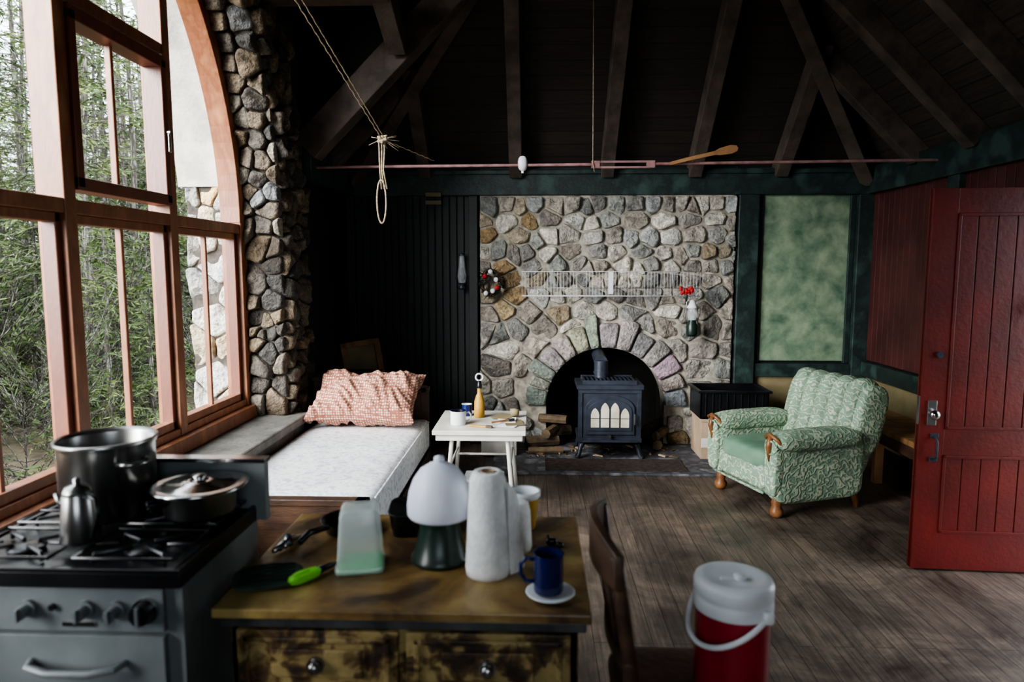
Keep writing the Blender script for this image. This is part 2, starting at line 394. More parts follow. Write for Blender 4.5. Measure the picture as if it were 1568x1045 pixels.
b.add([(XL-.6,0,2.5),(XL,0,2.5),(0,0,4.2),(XL-.6,0,4.2)],[(0,1,2,3)],M_roofX)
k=.1  # outer sheets added above the roof to stop light leaking through seams
b.add([(-2.6,6.5,2.2+k),(3.3,6.5,2.2+k),(3.3,3.6,5.1+k),(-2.6,3.6,5.1+k)],[(0,1,2,3)],M_dark)
b.add([(3.3,6.5,2.15+k),(3.3,-1.5,2.15+k),(.3,-1.5,5.15+k),(.3,6.5,5.15+k)],[(0,1,2,3)],M_dark)
b.add([(-2.35,5.0,4.3),(.7,5.0,4.3),(.7,-.1,4.9),(-2.35,-.1,4.3)],[(0,1,2,3)],M_dark)
b.add([(-2.6,6.5,1.6+k),(-2.6,4.97,1.6+k),(.2,4.97,4.4+k),(.2,6.5,4.4+k)],[(0,1,2,3)],M_dark)
b.build('ceiling',world=True)
b=MB()
for x in(-.98,-.18,.62,1.38,2.12):
    L=min(x-XL,XR-x,2.3); b.beam((x,YB,2.5),(x,YB-L,2.5+L),.11,.15,M_rafter)
for y in(5.4,4.7,4.0,3.2,2.4,1.6,.8,0):
    L=min(YB-y,2.3); b.beam((XR,y,2.5),(XR-L,y,2.5+L),.11,.15,M_rafter)
b.beam((XL,5.55,2.5),(XL+.65,5.55,3.15),.1,.14,M_rafter)
b.beam((XR,YB,2.48),(.625,3.875,4.8),.12,.2,M_rafter); b.beam((XL,YB,2.48),(.625,3.875,4.8),.12,.2,M_rafter)
b.beam((XL,4.93,2.52),(-.42,4.93,3.8),.16,.2,M_rafter)
b.beam((-1.75,4.3,3.42),(-.9,4.3,3.42),.16,.2,M_rafter); b.beam((-.95,4.85,3.2),(-.95,2.2,4.2),.12,.16,M_rafter)
b.build('ceiling_rafters',bevel=.006,world=True)
b=MB(); b.bx(XL,XR,YB-.07,YB,2.25,2.48,M_green); b.bx(-1.68,2.9,YB-.09,YB-.07,2.43,2.47,M_green); b.build('trim_1',bevel=.008)
b=MB(); b.bx(1.77,1.95,YB-.09,YB,0,2.25,M_green); b.build('trim_2',bevel=.008)
b=MB(); b.bx(2.8,XR,YB-.09,YB,0,2.25,M_green); b.build('trim_3',bevel=.008)
b=MB(); b.bx(1.95,2.8,YB-.07,YB,.64,.76,M_green); b.bx(1.95,2.0,YB-.04,YB,.76,2.25,M_green);b.bx(2.75,2.8,YB-.04,YB,.76,2.25,M_green); b.bx(1.95,2.8,YB-.05,YB,0,.12,M_green); b.build('trim_4',bevel=.006)
b=MB(); b.bx(XR-.08,XR,YF,YB-.1,2.25,2.48,M_green); b.build('trim_5',bevel=.008)
b=MB(); b.bx(XR-.07,XR,3.66,YB-.1,.66,.79,M_green); b.build('trim_6',bevel=.006)
b=MB(); b.bx(XR-.07,XR,4.85,4.98,.79,2.25,M_green); b.bx(XR-.07,XR,3.58,3.68,0,2.25,M_green); b.bx(XR-.07,XR,2.55,2.65,0,2.25,M_green); b.build('trim_7',bevel=.006)
b=MB(); b.bx(-.6,-.52,YB-.07,YB,0,2.25,M_dark); b.bx(XL,XL+.07,YB-.07,YB,0,2.25,M_dark); b.build('trim_8',bevel=.006)
b=MB(); b.bx(XL,XL+.08,4.97,YB-.08,2.25,2.48,M_green); b.build('trim_9',bevel=.006)
# window 1
b=MB(); x0,x1=-2.03,-1.92
def archz(Y,r=WR-.05): return WZ+math.sqrt(max(0,r*r-(Y-WC)**2))
for i in range(60):
    t0=PI*i/60;t1=PI*(i+1)/60;P=[]
    for t in(t0,t1):
        for x in(x0-.01,x1+.01):
            for r in(WR-.1,WR-.005): P.append((x,WC+r*math.cos(t),WZ+r*math.sin(t)))
    b.add(P,[(0,2,6,4),(1,5,7,3),(2,3,7,6),(0,4,5,1)],M_pine,False)
for Y in(WC+WR-.1,WC-WR): b.bx(x0-.01,x1+.01,Y+.005,Y+.095,.7,WZ,M_pine)
b.bx(x0-.03,x1+.05,WC-WR+.01,WC+WR-.01,.62,.7,M_pine); b.bx(x0,x1,WC-WR+.02,WC+WR-.02,.7,.74,M_pine)
b.bx(x0,x1,WC-WR+.02,WC+WR-.02,1.83,1.89,M_pine)
MY=[4.4,3.6,2.79,1.96,1.14,.6]
for Y in MY[1:-1]: b.bx(x0-.005,x1+.005,Y-.036,Y+.036,.7,archz(Y),M_pine)
for i in range(5):
    a=MY[i+1]+.036;c=MY[i]-.036+(.036 if i==0 else 0)
    for (u0,u1) in((a,a+.032),(c-.032,c)): b.bx(-2.0,-1.94,u0,u1,.74,1.83,M_pined)
    b.bx(-2.0,-1.94,a,c,.74,.785,M_pine); b.bx(-2.0,-1.94,a,c,1.79,1.83,M_pine)
    m=(a+c)/2; b.bx(-1.985,-1.955,m-.011,m+.011,.78,1.8,M_pine)
for i in(1,):
    a=MY[i+1]+.036;c=MY[i]-.036
    b.bx(-2.0,-1.9,a,a+.045,1.94,2.66,M_pined); b.bx(-2.0,-1.9,c-.045,c,1.94,2.66,M_pined)
    b.bx(-2.0,-1.9,a,c,1.93,1.985,M_pined); b.bx(-2.0,-1.9,a,c,2.62,2.68,M_pined)
    b.bx(-1.985,-1.955,(a+c)/2-.011,(a+c)/2+.011,1.97,2.64,M_pine); b.bx(x0,x1,a,c,2.7,2.75,M_pine)
    b.bx(-1.99,-1.94,a,c,3.05,3.1,M_pine); b.cyl((-1.9,c-.02,2.3),(-1.88,c-.02,2.3),.012,M_steel); b.bx(-1.895,-1.885,c-.03,c-.01,2.2,2.3,M_steel)
for i in(2,3):
    a=MY[i+1]+.036;c=MY[i]-.036; b.bx(x0,x1,a,c,2.9,2.95,M_pine)
b.build('window_1',bevel=.004,world=True)
b=MB(); b.bx(-1.9,-1.56,.45,4.6,.56,.618,M_ledge); b.bx(-1.69,-1.6,.45,4.6,0.0,.56,M_ledge); b.build('window_ledge',bevel=.012)
# ================================================================= FIREPLACE
b=MB(); rg=random.Random(17)
FX,FZ,FR=.632,.36,.535
mf=lambda s,t,d:(s,6.15-d,t)
archplate(b,-.51,1.76,0,2.25,FX,FZ,FR,0,mf,0,-.2,M_mortar)
b.bx(-.51,-.5,6.15,6.35,0,2.25,M_mortar); b.bx(1.75,1.76,6.15,6.35,0,2.25,M_mortar)
for q in([(.05,6.33,0),(.05,6.85,0),(.05,6.85,1),(.05,6.33,1)],[(1.22,6.33,0),(1.22,6.85,0),(1.22,6.85,1),(1.22,6.33,1)],[(.05,6.85,0),(1.22,6.85,0),(1.22,6.85,1),(.05,6.85,1)],[(.05,6.33,1),(1.22,6.33,1),(1.22,6.85,1),(.05,6.85,1)],[(.05,6.1,.004),(1.22,6.1,.004),(1.22,6.85,.004),(.05,6.85,.004)]):
    b.add(q,[(0,1,2,3)],M_soot)
RO=.77
def ms(s,t,d): return (-.51+s,6.15-d,t)
def psh(p):
    x,z=p[0]-.51,p[1]; dx=x-FX;dz=z-FZ
    if dz<0:
        if abs(dx)<FR+.02: dx=math.copysign(FR+.02,dx)
        return (FX+dx+.51,FZ+dz)
    r=math.hypot(dx,dz)
    if r<RO and r>1e-4: dx*=RO/r;dz*=RO/r
    return (FX+dx+.51,FZ+dz)
def drp(p):
    x,z=p[0]-.51,p[1]
    return (math.hypot(x-FX,z-FZ)<RO-.03 and z>=FZ) or (z<FZ and abs(x-FX)<FR)
OCH=[H('a8916c'),H('98815f'),H('8c795f'),H('b5a07c')]
def palF(p):
    if p[0]<.55 and .6<p[1]<2.1: return PAL_W+OCH*2
    if p[0]>1.7 and p[1]<1.0: return PAL_W+OCH+[H('d8d2c4')]*3
    return PAL_W+[H('c8c6c0'),H('aeb1b0')]
stones(b,2.27,2.25,.15,ms,rg,aspect=1.5,relief=.036,gap=.0105,drop=drp,push=psh,pal=palF,jit=.12,fill=.45)
def polar(s,t,d):
    return (FX+(FR+t)*math.cos(s),6.15-d,FZ+(FR+t)*math.sin(s))
cuts=[0]
while cuts[-1]<PI: cuts.append(cuts[-1]+rg.uniform(.15,.28))
sc=PI/cuts[-1]; cuts=[c*sc for c in cuts]
for k in range(len(cuts)-1):
    a0,a1=cuts[k],cuts[k+1]; mid=(a0+a1)/2; L=rg.uniform(.2,.27)+(.07 if abs(mid-PI/2)<.3 else 0)
    P=[(a0+.01,0),(a1-.01,0),(a1-.008,L*rg.uniform(.8,1)),(a0+.008,L*rg.uniform(.8,1))]
    Q=[]
    for i in range(4):
        A=P[i];B=P[(i+1)%4]; Q+= [((A[0]*.9+B[0]*.1),(A[1]*.9+B[1]*.1)),((A[0]*.5+B[0]*.5)+rg.uniform(-.008,.008),(A[1]*.5+B[1]*.5)),((A[0]*.1+B[0]*.9),(A[1]*.1+B[1]*.9))]
    n=len(Q);cx=mid;cy=L/2;v=[];rel=rg.uniform(.04,.07)
    for(kk,h) in((1,-.2),(.97,.6),(.9,.9),(.7,1),(.35,1.02)):
        for p in Q: v.append(polar(cx+(p[0]-cx)*kk,cy+(p[1]-cy)*kk,rel*h))
    v.append(polar(cx,cy,rel*1.02))
    f=[(j*n+i,j*n+(i+1)%n,(j+1)*n+(i+1)%n,(j+1)*n+i) for j in range(4) for i in range(n)]+[(4*n+i,4*n+(i+1)%n,5*n) for i in range(n)]
    c=rg.choice([H('8e9193'),H('969696'),H('a39f98'),H('7e8183'),H('aeaa9f')]); c=tuple(x*rg.uniform(.75,1.05) for x in c); b.add(v,f,M_stone,True,col=c)
b.build('stone_fireplace',world=True)
b=MB(); b.bx(-.35,1.62,5.2,6.14,0,.02,M_hearth); b.build('hearth_slab',bevel=.004)
b=MB(); b.bx(.08,1.2,5.26,5.58,.02,.03,M_mat); b.build('hearth_rug',bevel=.003)
# wood stove
def archprof(hw,z0,zs,n=14,rise=.07): 
    return [(-hw,z0)]+[(-hw*math.cos(PI*i/n),zs+rise*math.sin(PI*i/n)) for i in range(n+1)]+[(hw,z0)]
def slab(mb,P,y0,y1,m):
    n=len(P);v=[(p[0],y0,p[1]) for p in P]+[(p[0],y1,p[1]) for p in P]
    mb.add(v,[tuple(range(n)),tuple(range(n,2*n))]+[(i,(i+1)%n,n+(i+1)%n,n+i) for i in range(n)],m)
b=MB(); b.M=TR(.62,5.8,.022)@Matrix.Diagonal((1.02,1,1.13,1))
w,d=.24,.17
b.bx(-w,w,-d,d,.14,.52,M_iron); b.bx(-w-.03,w+.03,-d-.03,d+.03,.52,.55,M_iron); b.bx(-w-.015,w+.015,-d-.015,d+.015,.49,.52,M_iron)
b.bx(-w-.02,w+.02,-d-.02,d+.02,.12,.155,M_iron); b.bx(-w+.02,w-.02,-d-.1,-d,.125,.14,M_iron); b.bx(-w+.02,w-.02,-d-.1,-d-.09,.125,.155,M_iron)
for sx in(-1,1): b.bx(sx*w-.015,sx*w+.015,-d-.012,-d+.01,.155,.49,M_iron)
for i in range(13): b.bx(-w+.03+i*.034,-w+.045+i*.034,-d+.02,d-.02,.55,.575,M_iron)
b.bx(-w+.02,w-.02,-d+.01,-d+.025,.55,.58,M_iron); b.bx(-w+.02,w-.02,d-.025,d-.01,.55,.58,M_iron)
for sx in(-1,1):
    for sy in(-1,1): b.tube([(sx*(w-.04),sy*(d-.03),.14),(sx*(w-.005),sy*(d-.01),.08),(sx*(w+.01),sy*(d+.005),.02),(sx*(w+.03),sy*(d+.02),0)],[.028,.02,.016,.02],M_iron,n=8)
slab(b,archprof(.2,.18,.37,rise=.105),-d-.018,-d,M_iron)
slab(b,archprof(.178,.21,.355,rise=.09),-d-.026,-d-.018,M_iron)
for i in range(4):
    cx=-.1215+i*.081; hh=.405 if i in(1,2) else .365
    P=[(cx-.034,.235),(cx-.034,hh-.035)]+[(cx+dx,hh+dz) for dx,dz in((-.027,-.012),(-.014,.006),(0,.016),(.014,.006),(.027,-.012))]+[(cx+.034,hh-.035),(cx+.034,.235)]
    slab(b,P,-d-.03,-d-.026,M_pane)
    b.bx(cx-.034,cx+.034,-d-.032,-d-.03,.3,.304,M_iron)
b.cyl((.2,-d-.04,.26),(.2,-d-.04,.34),.008,M_steel); b.cyl((0,-d-.05,.17),(0,-d,.17),.012,M_steel)
b.cyl((-.05,.1,.55),(-.05,.1,.7),.06,M_iron,n=24); b.cyl((-.05,.1,.6),(-.05,.1,.62),.066,M_iron,n=24)
b.cyl((-.05,.1,.68),(-.05,.6,.74),.058,M_iron,n=24)
b.build('wood_stove',bevel=.004)
b=MB(); rg=random.Random(4)
for (x,y,z,a,l,r) in((.06,6.0,.07,.3,.3,.05),(.14,6.05,.15,1.2,.26,.045),(.2,6.4,.07,.2,.28,.05),(1.06,6.3,.07,.5,.3,.05),(1.1,6.25,.16,1,.3,.05),(.16,6.1,.25,-.3,.26,.04),(1.08,6.05,.07,1.5,.34,.045),(.09,5.75,.05,.1,.3,.03),(1.12,6.02,.15,1.1,.3,.04)):
    dx=math.cos(a)*l/2;dy=math.sin(a)*l/2; b.cyl((x-dx,y-dy,z),(x+dx,y+dy,z),r,M_log,n=7,smooth=False)
for i in range(50):
    x=rg.uniform(-.05,1.26);y=rg.uniform(5.62,6.0);l=rg.uniform(.02,.08);a=rg.uniform(0,3)
    b.cyl((x,y,.027),(x+l*math.cos(a),y+l*math.sin(a),.03),rg.uniform(.004,.01),M_log if i%3 else M_card,n=5,smooth=False)
b.build('firewood_logs')
b=MB(); b.bx(-.46,-.16,5.68,5.94,.021,.19,M_white); b.bx(-.45,-.17,5.69,5.93,.19,.2,M_card); b.bx(-.46,-.3,5.64,5.68,.18,.192,M_white); b.build('cardboard_kindling_box',bevel=.003)
b=MB()
x0,x1,z0,z1,yf,yb=-.12,1.4,1.37,1.58,5.9,6.05
for z in(z0,z0+.07,z1): b.tube([(x0,yb,z),(x0,yf,z),(x1,yf,z),(x1,yb,z)],.003,M_steel if z==z0+.07 else M_whitep,n=5)
b.tube([(x0,yb,z0),(x1,yb,z0)],.003,M_whitep,n=5)
for i in range(56):
    if 17<i<20 or 36<i<38: continue
    x=x0+(x1-x0)*i/55; b.tube([(x,yb,z0),(x,yf,z0),(x,yf,z1)],.0016,M_whitep,n=4)
for x in(.15,1.2): b.tube([(x,6.09,1.6),(x,yb,z0),(x,yb,z1)],.004,M_whitep,n=5)
b.bx(.62,.66,5.88,5.9,1.39,1.58,M_whitep)
b.build('wire_wall_rack')
b=MB(); rg=random.Random(5); c=Vector((-.4,6.05,1.48))
b.tube([c+Vector((.08*math.cos(t*PI/8),0,.11*math.sin(t*PI/8))) for t in range(16)],.018,M_brown,n=8,closed=True)
for i in range(120):
    t=rg.uniform(0,2*PI); p=c+Vector((.08*math.cos(t),-.015,.11*math.sin(t))); q=p+Vector((rg.uniform(-.05,.05),rg.uniform(-.03,.01),rg.uniform(-.05,.05)))
    b.tube([p,q],[.005,.001],M_dgreen if i%3 else M_brown,n=4)
for i,(dx,dz) in enumerate(((-.05,.06),(.05,.03),(.02,-.07),(-.04,-.09),(.06,-.04),(.0,.1))): b.sell(c+Vector((dx,-.035,dz)),(.022,.015,.022),M_whitep if i%4 else M_redp,1,1,n=10)
b.build('dried_wreath')
b=MB(); b.M=TR(-.66,6.1,1.42)
b.bx(-.02,.02,.0,.08,.1,.13,M_iron); b.lathe([(.001,0),(.03,0),(.035,.02),(.02,.04),(.03,.05),(.034,.06)],(0,0,0),M_iron,n=20)
b.lathe([(.03,.06),(.042,.12),(.03,.2),(.022,.3)],(0,0,0),M_clear,n=20); b.lathe([(.025,.3),(.03,.31),(.001,.33)],(0,0,0),M_iron,n=20); b.bx(-.012,.012,.03,.08,-.02,.3,M_iron)
b.build('wall_oil_lamp')
b=MB(); b.M=TR(1.36,5.98,1.02)
b.lathe([(.001,0),(.045,0),(.05,.02),(.05,.09),(.035,.12),(.03,.14)],(0,0,0),M_dgreen,n=24); b.lathe([(.034,.14),(.044,.19),(.034,.24)],(0,0,0),M_clear,n=24)
b.lathe([(.036,.24),(.05,.25),(.03,.28),(.02,.31),(.001,.32)],(0,0,0),M_whitep,n=24)
b.tube([(-.045,0,.1),(-.06,0,.2),(-.05,0,.3),(0,0,.37),(.05,0,.3),(.06,0,.2),(.045,0,.1)],.003,M_steel,n=6); b.cyl((0,0,.37),(0,.1,.4),.003,M_steel)
b.build('hanging_camp_lantern')
b=MB(); rg=random.Random(9)
for i in range(16):
    p=Vector((1.28+rg.uniform(-.06,.06),5.87+rg.uniform(-.02,.02),1.42+rg.uniform(-.03,.03))); b.sell(p,(.016,.012,.014),M_redp,.9,.9,n=8)
b.tube([(1.28,5.88,1.42),(1.3,5.89,1.35)],.004,M_dgreen,n=5); b.build('red_silk_flowers')
b=MB()
for z in(2.17,2.24): b.bx(-.98,-.84,6.105,6.13,z,z+.035,M_ochre)
b.build('wooden_label_plates',bevel=.002)
# ================================================================= TIE ROD, ROPE
b=MB(); YR=5.1
b.cyl((XL+.02,YR,2.35),(.42,YR,2.36),.011,M_rod,n=10); b.cyl((.84,YR,2.362),(XR-.02,YR,2.38),.011,M_rod,n=10)
for dz in(-.02,.02): b.bx(.42,.84,YR-.008,YR+.008,2.352+dz,2.366+dz,M_rod)
b.bx(.4,.46,YR-.015,YR+.015,2.335,2.385,M_rod); b.bx(.8,.86,YR-.015,YR+.015,2.335,2.385,M_rod)
b.sell((-.1,YR,2.37),(.035,.03,.055),M_whitep,.8,.8,n=14); b.cyl((-.1,YR,2.3),(-.1,YR,2.33),.01,M_whitep)
b.build('tie_rod_with_turnbuckle')
b=MB(); b.M=TR(1.2,5.06,2.41)@RY(-.22)
P=[(-.25,-.006),(-.24,.012),(-.1,.016),(.08,.016),(.12,.028),(.2,.033),(.24,.02),(.25,0),(.24,-.02),(.2,-.03),(.12,-.022),(.08,-.012),(-.1,-.01),(-.24,-.012)]
slab(b,P,-.008,.008,M_wood); b.build('wooden_paddle',bevel=.002)
def strand(p0,p1,amp,turns,ph,n=60,sag=0):
    p0=Vector(p0);p1=Vector(p1);d=(p1-p0).normalized();x=d.cross(Vector((0,1,0))).normalized();y=d.cross(x);o=[]
    for i in range(n+1):
        t=i/n;a=2*PI*turns*t+ph; o.append(p0.lerp(p1,t)+x*amp*math.cos(a)+y*amp*math.sin(a)-Vector((0,0,sag*4*t*(1-t))))
    return o
b=MB(); K=Vector((-1.0,4.5,2.44))
b.tube(strand((-1.5,2.9,3.52),K,.002,30,0),.0036,M_rope,n=6); b.tube(strand((-1.46,2.9,3.54),K+Vector((.012,0,.012)),.002,30,2),.0036,M_rope,n=6)
b.tube(strand(K,(-.72,4.9,2.36),.002,8,0),.003,M_rope,n=5)
b.tube([K+Vector((x,y,z)) for x,y,z in((-.03,0,.01),(.02,.02,.02),(.03,-.02,-.01),(-.02,-.02,-.02),(-.02,.02,.01),(.03,.01,.02),(0,-.02,-.03))],.009,M_rope,n=6)
for k in range(3):
    b.tube([K+Vector((.0+.02*(k-1),0,0)),K+Vector((-.005+.012*(k-1),0,-.2)),K+Vector((.01+.018*(k-1),0,-.32))],.005,M_rope,n=6)
loop=[K+Vector((-.01+.03*math.sin(2*PI*i/24),.0,-.4+.14*math.cos(2*PI*i/24))) for i in range(24)]
b.tube(loop,.0055,M_rope,n=6,closed=True)
rg=random.Random(2)
for i in range(14):
    b.tube([K,K+Vector((rg.uniform(-.09,.11),rg.uniform(-.03,.03),rg.uniform(-.08,.05)))],.002,M_rope,n=4)
b.build('hanging_rope')
b=MB(); b.tube([(.4,5.08,3.6),(.41,5.08,2.37),(.42,5.06,2.3)],.0028,M_rope,n=5); b.build('hanging_cord')
# ================================================================= BED
b=MB(); bl,br,b0,b1=-1.56,-.78,3.08,4.93
for (x,y,h) in((bl+.03,b1,.74),(br-.03,b1,.74),(bl+.03,b0,.53),(br-.03,b0,.53)): b.bx(x-.03,x+.03,y-.03,y+.03,0,h,M_brown)
b.bx(bl,br,b1-.02,b1+.02,.35,.72,M_brown); b.bx(bl+.02,br-.02,b1-.03,b1+.03,.7,.745,M_brown)
b.bx(bl,br,b0-.02,b0+.02,.22,.5,M_brown); b.bx(bl,br,b0-.03,b0+.03,.5,.53,M_brown)
b.bx(bl,bl+.03,b0,b1,.2,.32,M_brown); b.bx(br-.03,br,b0,b1,.2,.32,M_brown); b.bx(bl,br,b0,b1,.27,.3,M_brown)
b.sell(((bl+br)/2,(b0+b1)/2,.41),((br-bl)/2+.01,(b1-b0)/2-.03,.115),M_sheet,.22,.1,n=96,wob=.02,wf=4)
b.tube([(br+.008,b0+.1,.5),(br+.01,(b0+b1)/2,.503),(br+.008,b1-.1,.5)],.006,M_sheet,n=6); b.tube([(br+.008,b0+.1,.33),(br+.008,b1-.1,.33)],.006,M_sheet,n=6)
b.build('single_bed',bevel=.006)
b=MB(); n=56; v=[];W,Dp,T=.38,.25,.115
b.M=TR(-1.175,4.64,.715)@RZ(-.05)@RX(.55)
for sgn in(1,-1):
    for j in range(n+1):
        for i in range(n+1):
            u=-1+2*i/n;w_=-1+2*j/n
            th=T*max(0,(1-u**4))**.5*max(0,(1-w_**4))**.5
            x=u*W*(1-.09*(1-abs(w_)**2)); y=w_*Dp*(1-.12*(1-abs(u)**2)); e=min(1,th/.03)
            wr=(noise.noise(Vector((x*6,y*6,sgn*3)))*.035+abs(noise.noise(Vector((x*16+y*12,y*5-x*3,5))))*.06-.015)*e
            v.append((x,y,sgn*th+wr))
f=[]
for s_ in(0,1):
    o=s_*(n+1)**2
    for j in range(n):
        for i in range(n): f.append((o+j*(n+1)+i,o+j*(n+1)+i+1,o+(j+1)*(n+1)+i+1,o+(j+1)*(n+1)+i))
b.add(v,f,M_pillow,True); b.build('bed_pillow')
b=MB(); b.bx(-1.68,-1.25,5.05,5.45,.0,.76,M_chest); b.bx(-1.69,-1.23,5.03,5.47,.76,.79,M_chest); b.bx(-1.64,-1.29,5.035,5.05,.1,.35,M_chest);b.bx(-1.64,-1.29,5.035,5.05,.4,.72,M_chest); b.build('storage_chest',bevel=.006)
b=MB(); b.M=TR(-1.36,5.8,0)@RZ(.35)@RX(-.16)@RY(-.14)
b.bx(-.17,-.12,-.015,.015,0,1.0,M_wood); b.bx(.12,.17,-.015,.015,0,1.0,M_wood); b.bx(-.17,.17,-.015,.015,.95,1.0,M_wood); b.bx(-.17,.17,-.015,.015,0,.05,M_wood); b.bx(-.12,.12,-.003,.006,.05,.95,M_ochre)
b.build('leaning_picture_frame',bevel=.003)
# ================================================================= FOLDING SIDE TABLE
b=MB(); tx0,tx1,ty0,ty1,tz=-.645,-.06,4.15,4.77,.6
b.bx(tx0,tx1,ty0,ty1,tz-.03,tz,M_white); b.bx(tx0+.02,tx1-.02,ty0+.02,ty1-.02,tz-.07,tz-.03,M_white)
for x in(tx0+.12,tx1-.12):
    sg=1 if x>-.3 else -1
    b.tube([(x,ty0+.08,.57),(x+sg*.05,ty0+.03,.0)],.014,M_white,n=10); b.tube([(x,ty1-.08,.57),(x+sg*.05,ty1-.03,.0)],.014,M_white,n=10)
    b.tube([(x+sg*.02,ty0+.07,.35),(x+sg*.02,ty1-.07,.35)],.008,M_white,n=8)
b.tube([(tx0+.1,ty1-.06,.3),(tx1-.1,ty1-.06,.3)],.009,M_white,n=8)
b.build('folding_side_table',bevel=.004)
def mug(name,x,y,z,r,h,mo,mi,hand=None,r1=None,hm=None):
    b=MB();r1=r1 or r
    b.lathe([(.001,0),(r1*.95,0),(r1,.006),(r,h)],(x,y,z),mo,n=28); b.lathe([(r,h),(r+.002,h+.002),(r-.003,h)],(x,y,z),hm or mi,n=28); b.lathe([(r-.003,h),(r1-.004,.008),(.001,.007)],(x,y,z),mi,n=28)
    if hand is not None:
        c,s=math.cos(hand),math.sin(hand)
        P=[(r-.002,h*.82),(r+.02,h*.85),(r+.034,h*.68),(r+.034,h*.42),(r+.02,h*.22),(r-.002,h*.24)]
        b.tube([(x+p*c,y+p*s,z+q) for p,q in P],.0055,mo,n=8)
    return b
mug('tin_mug',-.5,4.33,tz,.05,.09,M_whitep,M_black,hand=PI*.1,hm=M_blue).build('tin_mug')
b=mug('paint_cup',-.47,4.6,tz,.035,.08,M_blue,M_whitep); b.build('paint_cup')
b=MB(); c=(-.38,4.55,tz); b.lathe([(.001,0),(.034,0),(.036,.01),(.034,.11),(.022,.15),(.014,.165),(.014,.2)],c,M_yel,n=24); b.lathe([(.016,.2),(.018,.21),(.012,.25),(.001,.255)],c,M_black,n=20)
b.tube([Vector(c)+Vector((.024*math.cos(i*PI/8),0,.275+.024*math.sin(i*PI/8))) for i in range(16)],.006,M_whitep,n=6,closed=True); b.build('yellow_squeeze_bottle')
b=MB(); rg=random.Random(8)
for i in range(5):
    b.M=TR(-.18+rg.uniform(-.05,.04),4.42+rg.uniform(-.12,.15),tz+.001+.003*i)@RZ(rg.uniform(-.6,.6)); b.bx(-.06,.06,-.08,.08,0,.002,M_paper if i%2 else M_ochre)
b.M=TR(-.2,4.35,tz+.017)@RZ(.6); b.bx(-.1,.03,-.006,.006,0,.01,M_wood); b.bx(.03,.07,-.012,.012,0,.012,M_black)
b.M=TR(-.36,4.25,tz+.003)@RZ(-.3); b.bx(-.07,.05,-.006,.006,0,.01,M_yel); b.bx(.05,.09,-.012,.012,0,.012,M_brown)
b.M=TR(-.14,4.55,tz+.017); b.lathe([(.001,0),(.03,0),(.032,.04),(.001,.045)],(0,0,0),M_ochre,n=16)
b.build('papers_and_paintbrushes')
b=MB(); b.bx(-.46,-.22,4.3,4.5,0,.22,M_white); b.bx(-.47,-.21,4.29,4.51,.22,.24,M_whitep); b.build('white_storage_box',bevel=.006)
# ================================================================= ARMCHAIR
b=MB(); b.M=TR(1.77,4.74,0)@RZ(math.radians(-70.9))@Matrix.Diagonal((.96,.96,.95,1))
b.sell((0,.0,.23),(.36,.35,.12),M_dam,.2,.15,n=48)
b.sell((0,-.1,.37),(.25,.31,.08),M_velv,.4,.25,n=48,wob=.01)
b.sell((0,-.37,.26),(.27,.035,.09),M_dam,.4,.2,n=32)
for sx in(-1,1):
    b.sell((sx*.33,-.04,.33),(.065,.355,.23),M_dam,.3,.2,n=40)
    b.sell((sx*.335,-.06,.53),(.095,.345,.075),M_dam,.75,.3,n=40)
    b.sell((sx*.335,-.385,.36),(.06,.04,.2),M_dam,.5,.4,n=28)
    b.tube([(sx*.335-.07,-.36,.5),(sx*.335-.06,-.415,.56),(sx*.335,-.425,.585),(sx*.335+.06,-.415,.56),(sx*.335+.07,-.36,.5)],.013,M_leg,n=8)
    b.tube([(sx*.335,-.42,.58),(sx*.335,-.435,.5),(sx*.33,-.42,.4)],[.016,.02,.008],M_leg,n=8)
    b.tube([(sx*.335-.06,-.41,.5),(sx*.335-.03,-.428,.54),(sx*.335+.03,-.428,.54),(sx*.335+.06,-.41,.5),(sx*.335+.04,-.42,.46),(sx*.335,-.43,.45),(sx*.335-.04,-.42,.46)],.008,M_dam,n=6,closed=True)
B0=b.M; b.M=B0@TR(0,.33,.56)@RX(-.24)
b.sell((0,.06,-.02),(.34,.08,.33),M_dam,.3,.25,n=48)
for k in range(5):
    cx=-.26+.13*k
    b.sell((cx,-.05,.03),(.066,.085,.3),M_dam,.45,.95,n=28)
    b.sell((cx*1.05,-.0,.28),(.07,.115,.085),M_dam,.9,.9,n=24)
for sx in(-1,1): b.sell((sx*.335,.03,.08),(.05,.12,.25),M_dam,.6,.5,n=28)
b.M=B0
for sx in(-1,1):
    b.lathe([(.001,0),(.028,0),(.045,.025),(.046,.05),(.03,.075),(.036,.1),(.03,.13)],(sx*.32,-.34,0),M_leg,n=20)
    b.tube([(sx*.3,.3,.14),(sx*.31,.34,.0)],[.03,.02],M_leg,n=8)
b.tube([(-.27,-.41,.16),(.27,-.41,.16)],.01,M_dam,n=6)
b.build('upholstered_armchair')
b=MB()
for i in range(2): b.bx(2.52+i*.2,2.71+i*.2,4.0,6.08,.41,.45,M_wood)
for y in(4.1,5.1,5.95): b.bx(2.54,2.6,y-.03,y+.03,0,.41,M_wood); b.bx(2.82,2.88,y-.03,y+.03,0,.41,M_wood); b.bx(2.54,2.88,y-.03,y+.03,.34,.41,M_wood)
b.bx(2.52,2.55,4.0,6.08,.33,.41,M_brown)
b.build('wooden_side_bench',bevel=.005)
b=MB(); b.bx(1.38,1.74,5.62,5.98,.0215,.36,M_card); b.bx(1.37,1.75,5.61,5.99,.34,.365,M_card); b.bx(1.38,1.5,5.615,5.62,.12,.2,M_white); b.build('cardboard_box',bevel=.004)
b=MB(); X0,X1,Y0,Y1=1.36,1.92,5.6,5.98
